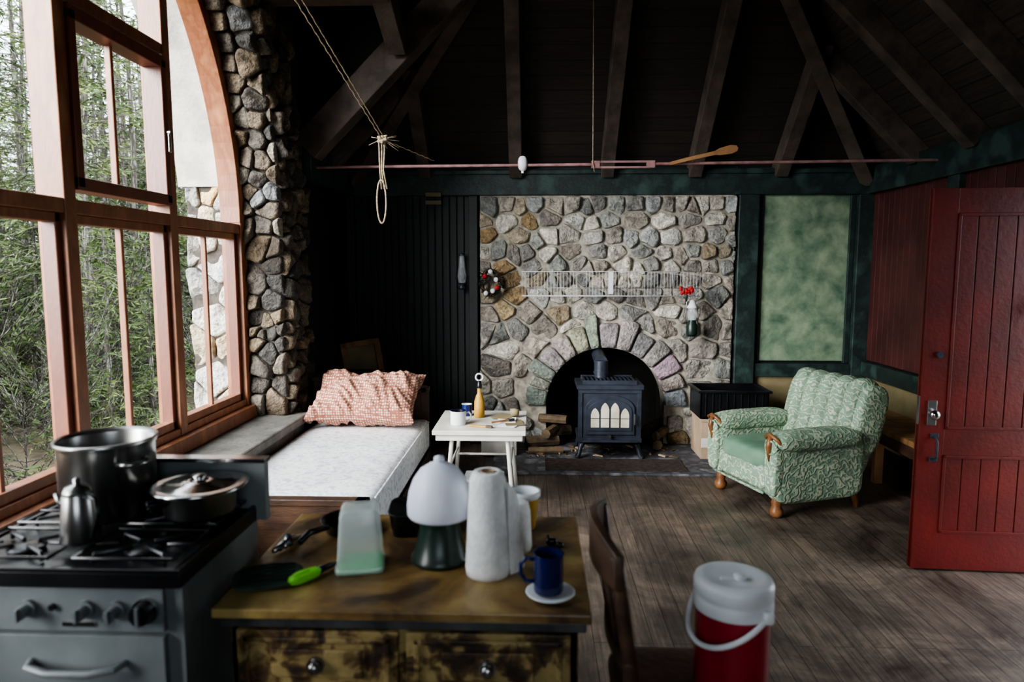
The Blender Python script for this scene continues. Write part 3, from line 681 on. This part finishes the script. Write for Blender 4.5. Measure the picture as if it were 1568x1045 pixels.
for a in((X0,X1,Y0,Y0+.015),(X0,X1,Y1-.015,Y1),(X0,X0+.015,Y0,Y1),(X1-.015,X1,Y0,Y1)): b.bx(*a,.368,.6,M_black)
b.bx(X0,X1,Y0,Y1,.368,.38,M_black)
for a in((X0-.02,X1+.02,Y0-.02,Y0+.01),(X0-.02,X1+.02,Y1-.01,Y1+.02),(X0-.02,X0+.01,Y0,Y1),(X1-.01,X1+.02,Y0,Y1)): b.bx(*a,.585,.605,M_black)
for i in range(9): b.bx(X0+.04+i*.058,X0+.05+i*.058,Y0-.008,Y0,.39,.58,M_black)
b.build('black_plastic_crate',bevel=.003)
# ================================================================= DOOR
b=MB(); b.M=TR(2.9,3.54,.012)@RZ(math.radians(176.5)-PI)
DW,DH,DT=.895,1.995,.045
b.bx(-DW,0,-.012,.012,0,DH,M_door)
def st(x0,x1,z0,z1): b.bx(x0,x1,-DT/2,DT/2,z0,z1,M_door)
st(-DW,-DW+.125,0,DH); st(-.12,0,0,DH); st(-DW+.125,-.12,1.87,DH); st(-DW+.125,-.12,.62,.76); st(-DW+.125,-.12,0,.2)
for z0,z1 in((.76,1.87),(.2,.62)):
    for i in range(7):
        x=-DW+.135+i*.0925; b.bx(x,x+.086,-.018,.018,z0+.01,z1-.01,M_door)
    for a in((-DW+.125,-DW+.14,z0,z1),(-.135,-.12,z0,z1),(-DW+.125,-.12,z0,z0+.015),(-DW+.125,-.12,z1-.015,z1)): b.bx(a[0],a[1],-.027,.027,a[2],a[3],M_door)
kx=-DW+.055
b.bx(kx-.022,kx+.022,-.03,-.02,.78,.91,M_steel); b.sell((kx,-.06,.84),(.026,.02,.026),M_chrome,1,1,n=16); b.cyl((kx,-.055,.84),(kx,-.02,.84),.01,M_chrome)
b.tube([(kx+.02,-.03,.72),(kx+.02,-.06,.7),(kx+.02,-.06,.62),(kx+.02,-.03,.6)],.006,M_iron,n=8); b.bx(kx,kx+.04,-.03,-.022,.585,.61,M_iron); b.bx(kx,kx+.04,-.03,-.022,.71,.735,M_iron)
b.cyl((kx+.02,-.035,1.15),(kx+.02,-.02,1.15),.016,M_iron); b.bx(-DW-.003,-DW,-.012,.012,.78,.93,M_steel)
for z in(.25,1.75): b.cyl((0,.02,z-.05),(0,.02,z+.05),.01,M_iron)
b.build('door_1',bevel=.003)
b=MB(); b.tube([(2.54,3.49,1.47),(2.53,3.48,1.42),(2.5,3.48,1.4),(2.51,3.48,1.37),(2.54,3.48,1.4),(2.545,3.49,1.47)],.009,M_redp,n=6); b.tube([(2.54,3.48,1.47),(2.54,3.52,1.5)],.004,M_steel,n=5); b.build('red_key_lanyard')
# ================================================================= KITCHEN RANGE
b=MB(); rx0,rx1,ry0,ry1=-1.42,-.825,1.5,1.96
b.bx(rx0+.01,rx1-.01,ry0+.02,ry1,.05,.86,M_enam); b.bx(rx0+.03,rx1-.03,ry0+.05,ry1-.02,0,.05,M_black)
b.bx(rx0,rx1,ry0-.01,ry1,.86,.895,M_black); b.bx(rx0+.02,rx1-.02,ry0+.01,ry1-.05,.895,.9,M_black)
b.bx(rx0,rx0+.012,ry0,ry1,.895,.905,M_black); b.bx(rx1-.012,rx1,ry0,ry1,.895,.905,M_black); b.bx(rx0,rx1,ry0-.01,ry0+.006,.895,.905,M_black)
b.bx(rx0,rx1+.03,ry1-.03,ry1,.86,1.04,M_enam); b.bx(rx0-.003,rx1+.033,ry1-.035,ry1+.005,1.035,1.047,M_chrome)
b.bx(rx0+.01,rx1-.05,ry0+.005,ry0+.02,.745,.85,M_enam); b.bx(rx0+.01,rx1-.05,ry0+.0,ry0+.02,.2,.735,M_enam); b.bx(rx0+.01,rx1-.05,ry0+.005,ry0+.02,.06,.19,M_enam)
for i,x in enumerate((-1.2,-1.14,-1.06,-.985,-.915)):
    r=.024 if i==4 else .015
    if i==1: b.cyl((x,ry0-.004,.805),(x,ry0+.006,.805),.008,M_black); continue
    b.cyl((x,ry0-.006,.8),(x,ry0+.006,.8),r+.007,M_chrome if i==4 else M_enam,n=24); b.cyl((x,ry0-.03,.8),(x,ry0-.004,.8),r,M_black if i==4 else M_enam,n=24); b.bx(x-.004,x+.004,ry0-.04,ry0-.03,.8-r,.8+r,M_enam)
b.tube([(-1.2,ry0,.67),(-1.19,ry0-.03,.67),(-1.14,ry0-.04,.662),(-1.04,ry0-.04,.662),(-.98,ry0-.03,.67),(-.97,ry0,.67)],.009,M_enam,n=10)
b.bx(-1.12,-1.04,ry0+.001,ry0+.006,.757,.769,M_chrome)
for cx in(-1.27,-.97):
    for cy in(1.6,1.82):
        b.lathe([(.001,.0),(.04,.0),(.045,.012),(.03,.018),(.001,.02)],(cx,cy,.9),M_black,n=20)
        for a in range(4):
            t=PI/4+a*PI/2; b.tube([(cx+.125*math.cos(t),cy+.095*math.sin(t),.903),(cx+.12*math.cos(t),cy+.09*math.sin(t),.922),(cx+.025*math.cos(t),cy+.025*math.sin(t),.922)],.006,M_black,n=5)
        b.tube([(cx-.12,cy-.09,.922),(cx+.12,cy-.09,.922),(cx+.12,cy+.09,.922),(cx-.12,cy+.09,.922)],.005,M_black,n=5,closed=True)
        b.tube([(cx-.06,cy,.922),(cx-.125,cy,.922)],.005,M_black,n=5); b.tube([(cx+.06,cy,.922),(cx+.125,cy,.922)],.005,M_black,n=5)
b.build('gas_range',bevel=.004)
b=MB(); c=(-1.18,1.8,.93)
b.lathe([(.001,0),(.11,0),(.118,.008),(.12,.19),(.125,.2),(.128,.21),(.124,.213),(.117,.2),(.115,.01),(.001,.006)],c,M_steel,n=48)
for sy in(-1,1):
    t=-.5 if sy>0 else PI-.5
    C,S=math.cos(t),math.sin(t)
    P=[(.118,-.04),(.15,-.035),(.16,0),(.15,.035),(.118,.04)]
    b.tube([(c[0]+p*C-q*S,c[1]+p*S+q*C,c[2]+.16) for p,q in P],.006,M_steel,n=8)
b.build('stock_pot')
b=MB(); c=(-1.13,1.6,.93)
b.lathe([(.001,0),(.043,0),(.045,.004),(.035,.115),(.031,.122),(.033,.125)],c,M_steel,n=28); b.lathe([(.033,.125),(.028,.137),(.008,.142),(.009,.155),(.001,.16)],c,M_steel,n=28)
b.tube([(c[0]+.03,c[1]-.02,c[2]+.12),(c[0]+.065,c[1]-.03,c[2]+.115),(c[0]+.07,c[1]-.035,c[2]+.07),(c[0]+.05,c[1]-.03,c[2]+.02)],.006,M_black,n=8)
b.tube([(c[0]-.034,c[1],c[2]+.08),(c[0]-.048,c[1],c[2]+.1),(c[0]-.055,c[1],c[2]+.118)],[.012,.008,.006],M_steel,n=10)
b.build('coffee_percolator')
b=MB(); c=(-.925,1.8,.93)
b.lathe([(.001,0),(.085,0),(.092,.01),(.094,.07),(.098,.075)],c,M_steel,n=40)
b.lathe([(.124,.076),(.127,.082),(.118,.084),(.112,.082),(.09,.084),(.085,.088),(.05,.088),(.046,.092),(.025,.093)],c,M_chrome,n=40); b.lathe([(.02,.092),(.012,.096),(.02,.106),(.001,.108)],c,M_steel,n=20)
b.lathe([(.001,.074),(.124,.076)],c,M_chrome,n=40)
b.tube([(c[0]-.07,c[1]-.055,c[2]+.05),(c[0]-.1,c[1]-.09,c[2]+.055),(c[0]-.085,c[1]-.11,c[2]+.05),(c[0]-.05,c[1]-.08,c[2]+.05)],.006,M_black,n=8)
b.build('lidded_saucepan')
# ================================================================= WORK TABLE
b=MB(); X0,X1,Y0,Y1=-.805,.14,1.59,2.26
b.bx(X0,X1,Y0,Y1,.735,.76,M_tabtop); b.bx(X0+.015,X1-.012,Y0+.01,Y1-.01,.708,.735,M_strip)
b.bx(X0+.03,X1-.03,Y0+.04,Y1-.03,.3,.708,M_peel)
for x in(X0+.06,X1-.06):
    for y in(Y0+.07,Y1-.06): b.bx(x-.03,x+.03,y-.03,y+.03,0,.7,M_peel)
xm=(X0+X1)/2
for (u0,u1) in((X0+.05,xm-.01),(xm+.01,X1-.05)):
    b.bx(u0,u1,Y0+.022,Y0+.04,.53,.695,M_peel)
    fr=(u0+.02,u1-.02,.545,.68)
    for a in((fr[0],fr[1],fr[2],fr[2]+.015),(fr[0],fr[1],fr[3]-.015,fr[3]),(fr[0],fr[0]+.015,fr[2],fr[3]),(fr[1]-.015,fr[1],fr[2],fr[3])): b.bx(a[0],a[1],Y0+.014,Y0+.022,a[2],a[3],M_peel)
    b.bx(u0+.09,u1-.09,Y0+.012,Y0+.022,.575,.65,M_peel)
    b.bx(u0,u1,Y0+.022,Y0+.04,.33,.5,M_peel)
    c=((u0+u1)/2,Y0+.0,.612); b.cyl((c[0],Y0+.003,c[2]),(c[0],Y0+.016,c[2]),.022,M_steel,n=20); b.sell((c[0],Y0-.006,c[2]),(.016,.012,.016),M_steel,1,1,n=14)
b.build('kitchen_work_table',bevel=.005)
TZ=.761
b=MB(); c=(-.495,1.85,TZ)
def sq(mb,prof,c,m,e=.25,n=40,ang=0):
    v=[]
    for r,z in prof:
        for i in range(n):
            t=2*PI*i/n; x=math.copysign(abs(math.cos(t))**e,math.cos(t))*r;y=math.copysign(abs(math.sin(t))**e,math.sin(t))*r
            v.append((c[0]+x*math.cos(ang)-y*math.sin(ang),c[1]+x*math.sin(ang)+y*math.cos(ang),c[2]+z))
    mb.add(v,[(j*n+i,j*n+(i+1)%n,(j+1)*n+(i+1)%n,(j+1)*n+i) for j in range(len(prof)-1) for i in range(n)],m,True)
sq(b,[(.001,0),(.06,0),(.063,.004),(.063,.01),(.06,.012),(.001,.012)],c,M_mint,ang=.2); sq(b,[(.064,.012),(.062,.05),(.054,.16),(.05,.172),(.04,.176),(.001,.176)],c,M_glass,ang=.2)
sq(b,[(.062,.0),(.068,.002),(.068,.014),(.064,.016)],c,M_glass,ang=.2)
b.build('plastic_food_container')
b=MB(); c=(-.275,1.9,TZ)
b.lathe([(.001,0),(.08,0),(.085,.006),(.085,.014),(.078,.022),(.068,.06),(.058,.1),(.06,.125),(.065,.132),(.001,.134)],c,M_dgreen,n=40)
b.lathe([(.06,.13),(.088,.134),(.093,.142),(.093,.17),(.088,.205),(.076,.24),(.055,.27),(.03,.286),(.012,.292)],c,M_shade,n=44); b.lathe([(.012,.292),(.016,.296),(.014,.306),(.001,.31)],c,M_shade,n=20)
b.build('dome_table_lamp')
b=MB(); c=(-.13,1.82,TZ)
b.lathe([(.001,.28),(.02,.28),(.021,.285),(.028,.29),(.038,.289),(.044,.283),(.05,.265),(.057,.14),(.063,.02),(.061,.0),(.001,0)],c,M_paper,n=44); b.lathe([(.02,.291),(.02,.25),(.001,.25)],c,M_card,n=20)
P=[]
for i in range(9):
    t=-.3+i*.09; r=.065+.0035*i
    for z in(.0,.1,.2,.265): P.append((c[0]+(r-.035*z)*math.cos(t+i*.02)+.003*i*(1-z*2),c[1]+r*math.sin(t)+.002*i,c[2]+z*(1-.035*i)+.001))
b.add(P,[(i*4+j,(i+1)*4+j,(i+1)*4+j+1,i*4+j+1) for i in range(8) for j in range(3)],M_paper,True)
b.build('paper_towel_roll')
b=MB(); c=(-.05,1.98,TZ); b.lathe([(.001,.15),(.022,.15),(.03,.145),(.036,.12),(.041,.01),(.038,0),(.001,0)],c,M_paper,n=30); b.build('tissue_roll')
b=mug('c',-.035,2.15,TZ,.05,.125,M_yel,M_whitep,r1=.036,hm=M_whitep); b.lathe([(.0495,.105),(.0525,.108),(.053,.127),(.049,.128)],(-.035,2.15,TZ),M_whitep,n=28); b.build('yellow_paper_cup')
b=MB(); c=(.04,1.69,TZ); b.lathe([(.001,.002),(.03,.002),(.035,.0),(.04,.002),(.062,.009),(.064,.011),(.06,.012),(.038,.006),(.001,.006)],c,M_whitep,n=36); b.build('saucer')
mug('m',.035,1.69,TZ+.0125,.038,.1,M_blue,M_blue,hand=PI*.97).build('coffee_mug')
b=MB(); b.M=TR(-.725,1.755,TZ)@RZ(.3)
b.sell((0,0,.008),(.09,.075,.008),M_quilt,.6,.55,n=36,wob=.004,wf=30); b.tube([(.085*math.cos(t*PI/9),.07*math.sin(t*PI/9),.009) for t in range(18)],.006,M_quilt,n=6,closed=True)
for k in range(-2,3): b.tube([(-.07,k*.025,.0165),(.07,k*.025,.0165)],.002,M_dgreen,n=4)
b.build('quilted_potholder')
b=MB(); b.M=TR(-.61,1.765,TZ+.014)@RZ(.95)
b.sell((-.02,0,0),(.05,.019,.013),M_lime,.6,.7,n=24); b.sell((-.03,0,.006),(.03,.01,.012),M_lime,.7,.7,n=20); b.tube([(.02,0,0),(.06,0,0),(.09,.005,-.004)],[.011,.009,.006],M_black,n=8); b.bx(.085,.12,-.002,.002,-.01,.002,M_steel); b.build('utility_knife')
b=MB(); c=(-.6,2.12,TZ); b.lathe([(.001,0),(.075,0),(.09,.035),(.093,.037),(.086,.034),(.072,.006),(.001,.006)],c,M_black,n=36); b.tube([(c[0]-.05,c[1]-.07,c[2]+.033),(c[0]-.09,c[1]-.13,c[2]+.038),(c[0]-.1,c[1]-.18,c[2]+.03)],[.009,.011,.01],M_black,n=8); b.build('cast_iron_skillet')
b=MB(); b.M=TR(-.38,2.14,TZ)@RZ(.1); sq(b,[(.001,0),(.08,0),(.09,.07),(.093,.074),(.085,.07),(.001,.06)],(0,0,0),M_black,e=.4); b.build('roasting_tin')
b=MB(); b.M=TR(-.75,1.97,TZ)
for i in range(4): b.tube([(-.02+.012*i,-.06+.015*i,.012),(0,.0,.02+.004*i),(.02-.01*i,.06,.012)],[.008,.012,.006],M_iron if i%2 else M_steel,n=6)
b.build('kitchen_utensils')
b=MB(); b.sell((.05,2.02,TZ+.01),(.018,.012,.01),M_black,.6,.6,n=12); b.sell((.075,2.0,TZ+.008),(.012,.012,.008),M_black,.8,.8,n=12); b.cyl((.045,2.02,TZ+.01),(.04,2.03,TZ+.025),.005,M_black); b.build('binder_clip')
# ================================================================= DINING CHAIR
b=MB(); sx=.235; cy0=1.8
b.sell((sx+.2,cy0,.435),(.22,.205,.02),M_seat,.5,.35,n=40)
for y in(cy0-.19,cy0+.19):
    b.tube([(sx+.0,y,.0),(sx+.02,y,.44),(sx+.0,y,.62),(sx-.02,y,.78),(sx-.035,y,.9)],[.016,.02,.019,.018,.016],M_brown,n=10)
    b.tube([(sx+.4,y,0),(sx+.37,y+(-.03 if y>cy0 else .03),.42)],[.014,.02],M_brown,n=10)
    b.tube([(sx,y,.2),(sx+.38,y,.2)],.01,M_brown,n=8)
def arcrail(z,h,bow,th=.022,x0=0):
    P=[];n=14
    for i in range(n+1):
        t=i/n; y=cy0-.21+.42*t; x=sx+x0-bow*math.sin(PI*t); hh=h*(1+.35*math.sin(PI*t))
        P+= [(x-th/2,y,z),(x+th/2,y,z),(x+th/2,y,z+hh),(x-th/2,y,z+hh)]
    f=[(i*4+k,i*4+(k+1)%4,(i+1)*4+(k+1)%4,(i+1)*4+k) for i in range(n) for k in range(4)]+[(0,1,2,3),(n*4,n*4+1,n*4+2,n*4+3)]
    b.add(P,f,M_brown,True)
arcrail(.82,.09,.045,x0=-.03); arcrail(.6,.035,.03,x0=0)
for k in range(4):
    y=cy0-.11+.073*k; b.tube([(sx+.01,y,.45),(sx-.02,y,.62),(sx-.055,y,.84)],.009,M_brown,n=8)
b.build('dining_chair',bevel=.003)
# ================================================================= COOLER (stands on the chair seat)
b=MB(); c=(.535,1.78,.4555); q=.73
b.lathe([(r*q,z) for r,z in((.001,0),(.125,0),(.132,.006),(.134,.03),(.134,.12),(.136,.24))],c,M_cooler,n=48)
b.lathe([(r*q,z+.012) for r,z in((.136,.226),(.142,.228),(.143,.234),(.143,.262),(.14,.266),(.143,.27),(.144,.296),(.138,.308),(.11,.315),(.1,.311),(.001,.313))],c,M_whitep,n=48)
b.sell((c[0]+.01,c[1]-.02,c[2]+.33),(.016,.014,.01),M_whitep,.6,.8,n=18); b.bx(c[0]-.04,c[0]+.0,c[1]-.026,c[1]-.014,c[2]+.324,c[2]+.332,M_whitep)
P=[];ha=-.95
for i in range(25):
    t=PI*i/24; lx=-.11*math.cos(t); qq=math.sin(t); ly=-.125*qq
    P.append((c[0]+lx*math.cos(ha)-ly*math.sin(ha),c[1]+lx*math.sin(ha)+ly*math.cos(ha),c[2]+.255-.085*qq))
b.tube(P,.0075,M_whitep,n=10); b.sell(P[0],(.014,.014,.018),M_whitep,.5,.5,n=14); b.sell(P[-1],(.014,.014,.018),M_whitep,.5,.5,n=14)
b.build('water_cooler_jug')
# ================================================================= OUTDOORS
b=MB(); n=40;v=[]
for j in range(n+1):
    for i in range(n+1):
        x=-45+60*i/n;y=-15+60*j/n; z=-1.2+.25*noise.noise(Vector((x*.2,y*.2,0)))+max(0,-x-8)*.05
        v.append((x,y,z))
b.add(v,[(j*(n+1)+i,j*(n+1)+i+1,(j+1)*(n+1)+i+1,(j+1)*(n+1)+i) for j in range(n) for i in range(n)],M_litter,True); b.build('ground',world=True)
def tree(seed,h,kind):
    b=MB(); r=random.Random(seed)
    pts=[(.05*math.sin(k*1.3+seed),.05*math.cos(k*1.7+seed),h*k/6) for k in range(7)]
    tr={'full':.1,'thin':.085,'bare':.07,'bush':.02}[kind]
    b.tube(pts,[tr*(1-k/6.6)+.008 for k in range(7)],M_trunk,n=7)
    nb={'full':150,'thin':80,'bare':90,'bush':50}[kind]; z0={'full':.1,'thin':.3,'bare':.1,'bush':.02}[kind]*h
    for k in range(nb):
        z=r.uniform(z0,h*.99); a=r.uniform(0,2*PI); L=((1-z/h)*2.0 if kind!='bush' else .7)*r.uniform(.5,1.1)+.25
        if kind=='bare': L*=.6
        dr=Vector((math.cos(a),math.sin(a),r.uniform(-.15,.25) if kind!='bush' else r.uniform(.2,1.6))); p0=Vector((0,0,z)); p1=p0+dr*L*.5+Vector((0,0,-.04*L)); p2=p0+dr*L+Vector((0,0,-.22*L if kind!='bush' else .1))
        b.tube([p0,p1,p2],[.013,.009,.004],M_trunk,n=3)
        sd=Vector((-math.sin(a),math.cos(a),0))
        if kind in('bare','bush') or r.random()<.25:
            for q in range(4):
                t=r.uniform(.3,.95); p=p0.lerp(p1,t*2) if t<.5 else p1.lerp(p2,t*2-1)
                b.tube([p,p+(sd*r.choice((-1,1))*.6+dr*.7+Vector((0,0,r.uniform(-.2,.3))))*r.uniform(.15,.4)],[.006,.002],M_trunk,n=3)
            if kind=='bare' or r.random()<.7: continue
        m=int(10+L*16)
        for q in range(m):
            t=r.uniform(.12,1); p=p0.lerp(p1,t*2) if t<.5 else p1.lerp(p2,t*2-1)
            s_=r.choice((-1,1)); l=r.uniform(.1,.26); e=p+(sd*s_*r.uniform(.5,1)+dr*r.uniform(.2,.9))*l+Vector((0,0,r.uniform(-.13,.05)))
            w=Vector((r.uniform(-1,1),r.uniform(-1,1),r.uniform(-.6,.6))).normalized()*.019
            b.add([p,p.lerp(e,.5)+w,e,p.lerp(e,.5)-w],[(0,1,2,3)],M_needle)
    return b
protos=[tree(1,9,'full'),tree(2,11,'full'),tree(3,10,'thin'),tree(4,12,'thin'),tree(5,4.5,'full'),tree(6,1.6,'bush'),tree(7,2.3,'bush'),tree(8,11,'bare'),tree(9,9,'bare')]
forest=bpy.data.objects.new('conifer_forest',None); bpy.context.collection.objects.link(forest)
meshes=[]
for i,p in enumerate(protos):
    o=p.build('conifer',parent=forest,world=True); meshes.append(o.data); bpy.data.objects.remove(o)
rg=random.Random(21)
def plant(num,kinds,xr,yr,s0,s1,name):
    cnt=0
    while cnt<num:
        x=rg.uniform(*xr); y=rg.uniform(*yr)
        if y/(-x+.01)<.4 or (x>-5.5 and y<8): continue
        o=bpy.data.objects.new(name,meshes[rg.choice(kinds)]); o.parent=forest
        s=rg.uniform(s0,s1); o.location=(x,y,-1.3+max(0,-x-8)*.05); o.rotation_euler=(rg.uniform(-.05,.05),rg.uniform(-.05,.05),rg.uniform(0,6.3)); o.scale=(s*rg.uniform(.7,1),s*rg.uniform(.7,1),s)
        bpy.context.collection.objects.link(o); cnt+=1
plant(85,[2,3,7,8,7,3],(-14,-4.6),(2,22),.7,1.1,'conifer')
plant(230,[0,1,2,3,7,0,1,8],(-34,-10),(5,42),.8,1.25,'conifer')
plant(280,[5,6,6,5,4],(-22,-5.5),(3,32),.5,1.2,'undergrowth')
# ================================================================= LIGHT
w=bpy.data.worlds.new('overcast'); bpy.context.scene.world=w; w.use_nodes=True
bg=w.node_tree.nodes['Background']; bg.inputs[0].default_value=(.84,.93,1,1); bg.inputs[1].default_value=5.0
def portal(loc,rot,sx,sy):
    l=bpy.data.lights.new('window_portal','AREA'); l.shape='RECTANGLE'; l.size=sx; l.size_y=sy; l.cycles.is_portal=True
    o=bpy.data.objects.new('window_portal',l); o.location=loc; o.rotation_euler=rot; bpy.context.collection.objects.link(o)
portal((-2.4,2.5,2.25),(0,-PI/2,0),3.4,4.1); portal((3.15,3.1,1.05),(0,PI/2,0),2.1,.95); portal((.05,YF-.2,1.55),(PI/2,0,0),1.3,1.1)
l=bpy.data.lights.new('sky_glow','SUN'); l.energy=12; l.angle=math.radians(42); l.color=(1,.99,.97)
o=bpy.data.objects.new('sun_through_cloud',l); o.rotation_euler=Vector((.62,.72,-.4)).to_track_quat('-Z','Y').to_euler(); o.location=(-6,-3,6); bpy.context.collection.objects.link(o)
sc=bpy.context.scene
try:
    sc.view_settings.view_transform='AgX'; sc.view_settings.look='AgX - Medium High Contrast'; sc.view_settings.exposure=.55
except Exception as e: print(e)
cam=bpy.data.cameras.new('camera'); cam.lens=24; cam.sensor_width=36; cam.clip_start=.05
cam.dof.use_dof=True; cam.dof.focus_distance=5.6; cam.dof.aperture_fstop=2.2
o=bpy.data.objects.new('camera',cam); o.location=(0,0,1.6); o.rotation_euler=(math.radians(84),0,math.radians(2)); bpy.context.collection.objects.link(o)
bpy.context.scene.camera=o
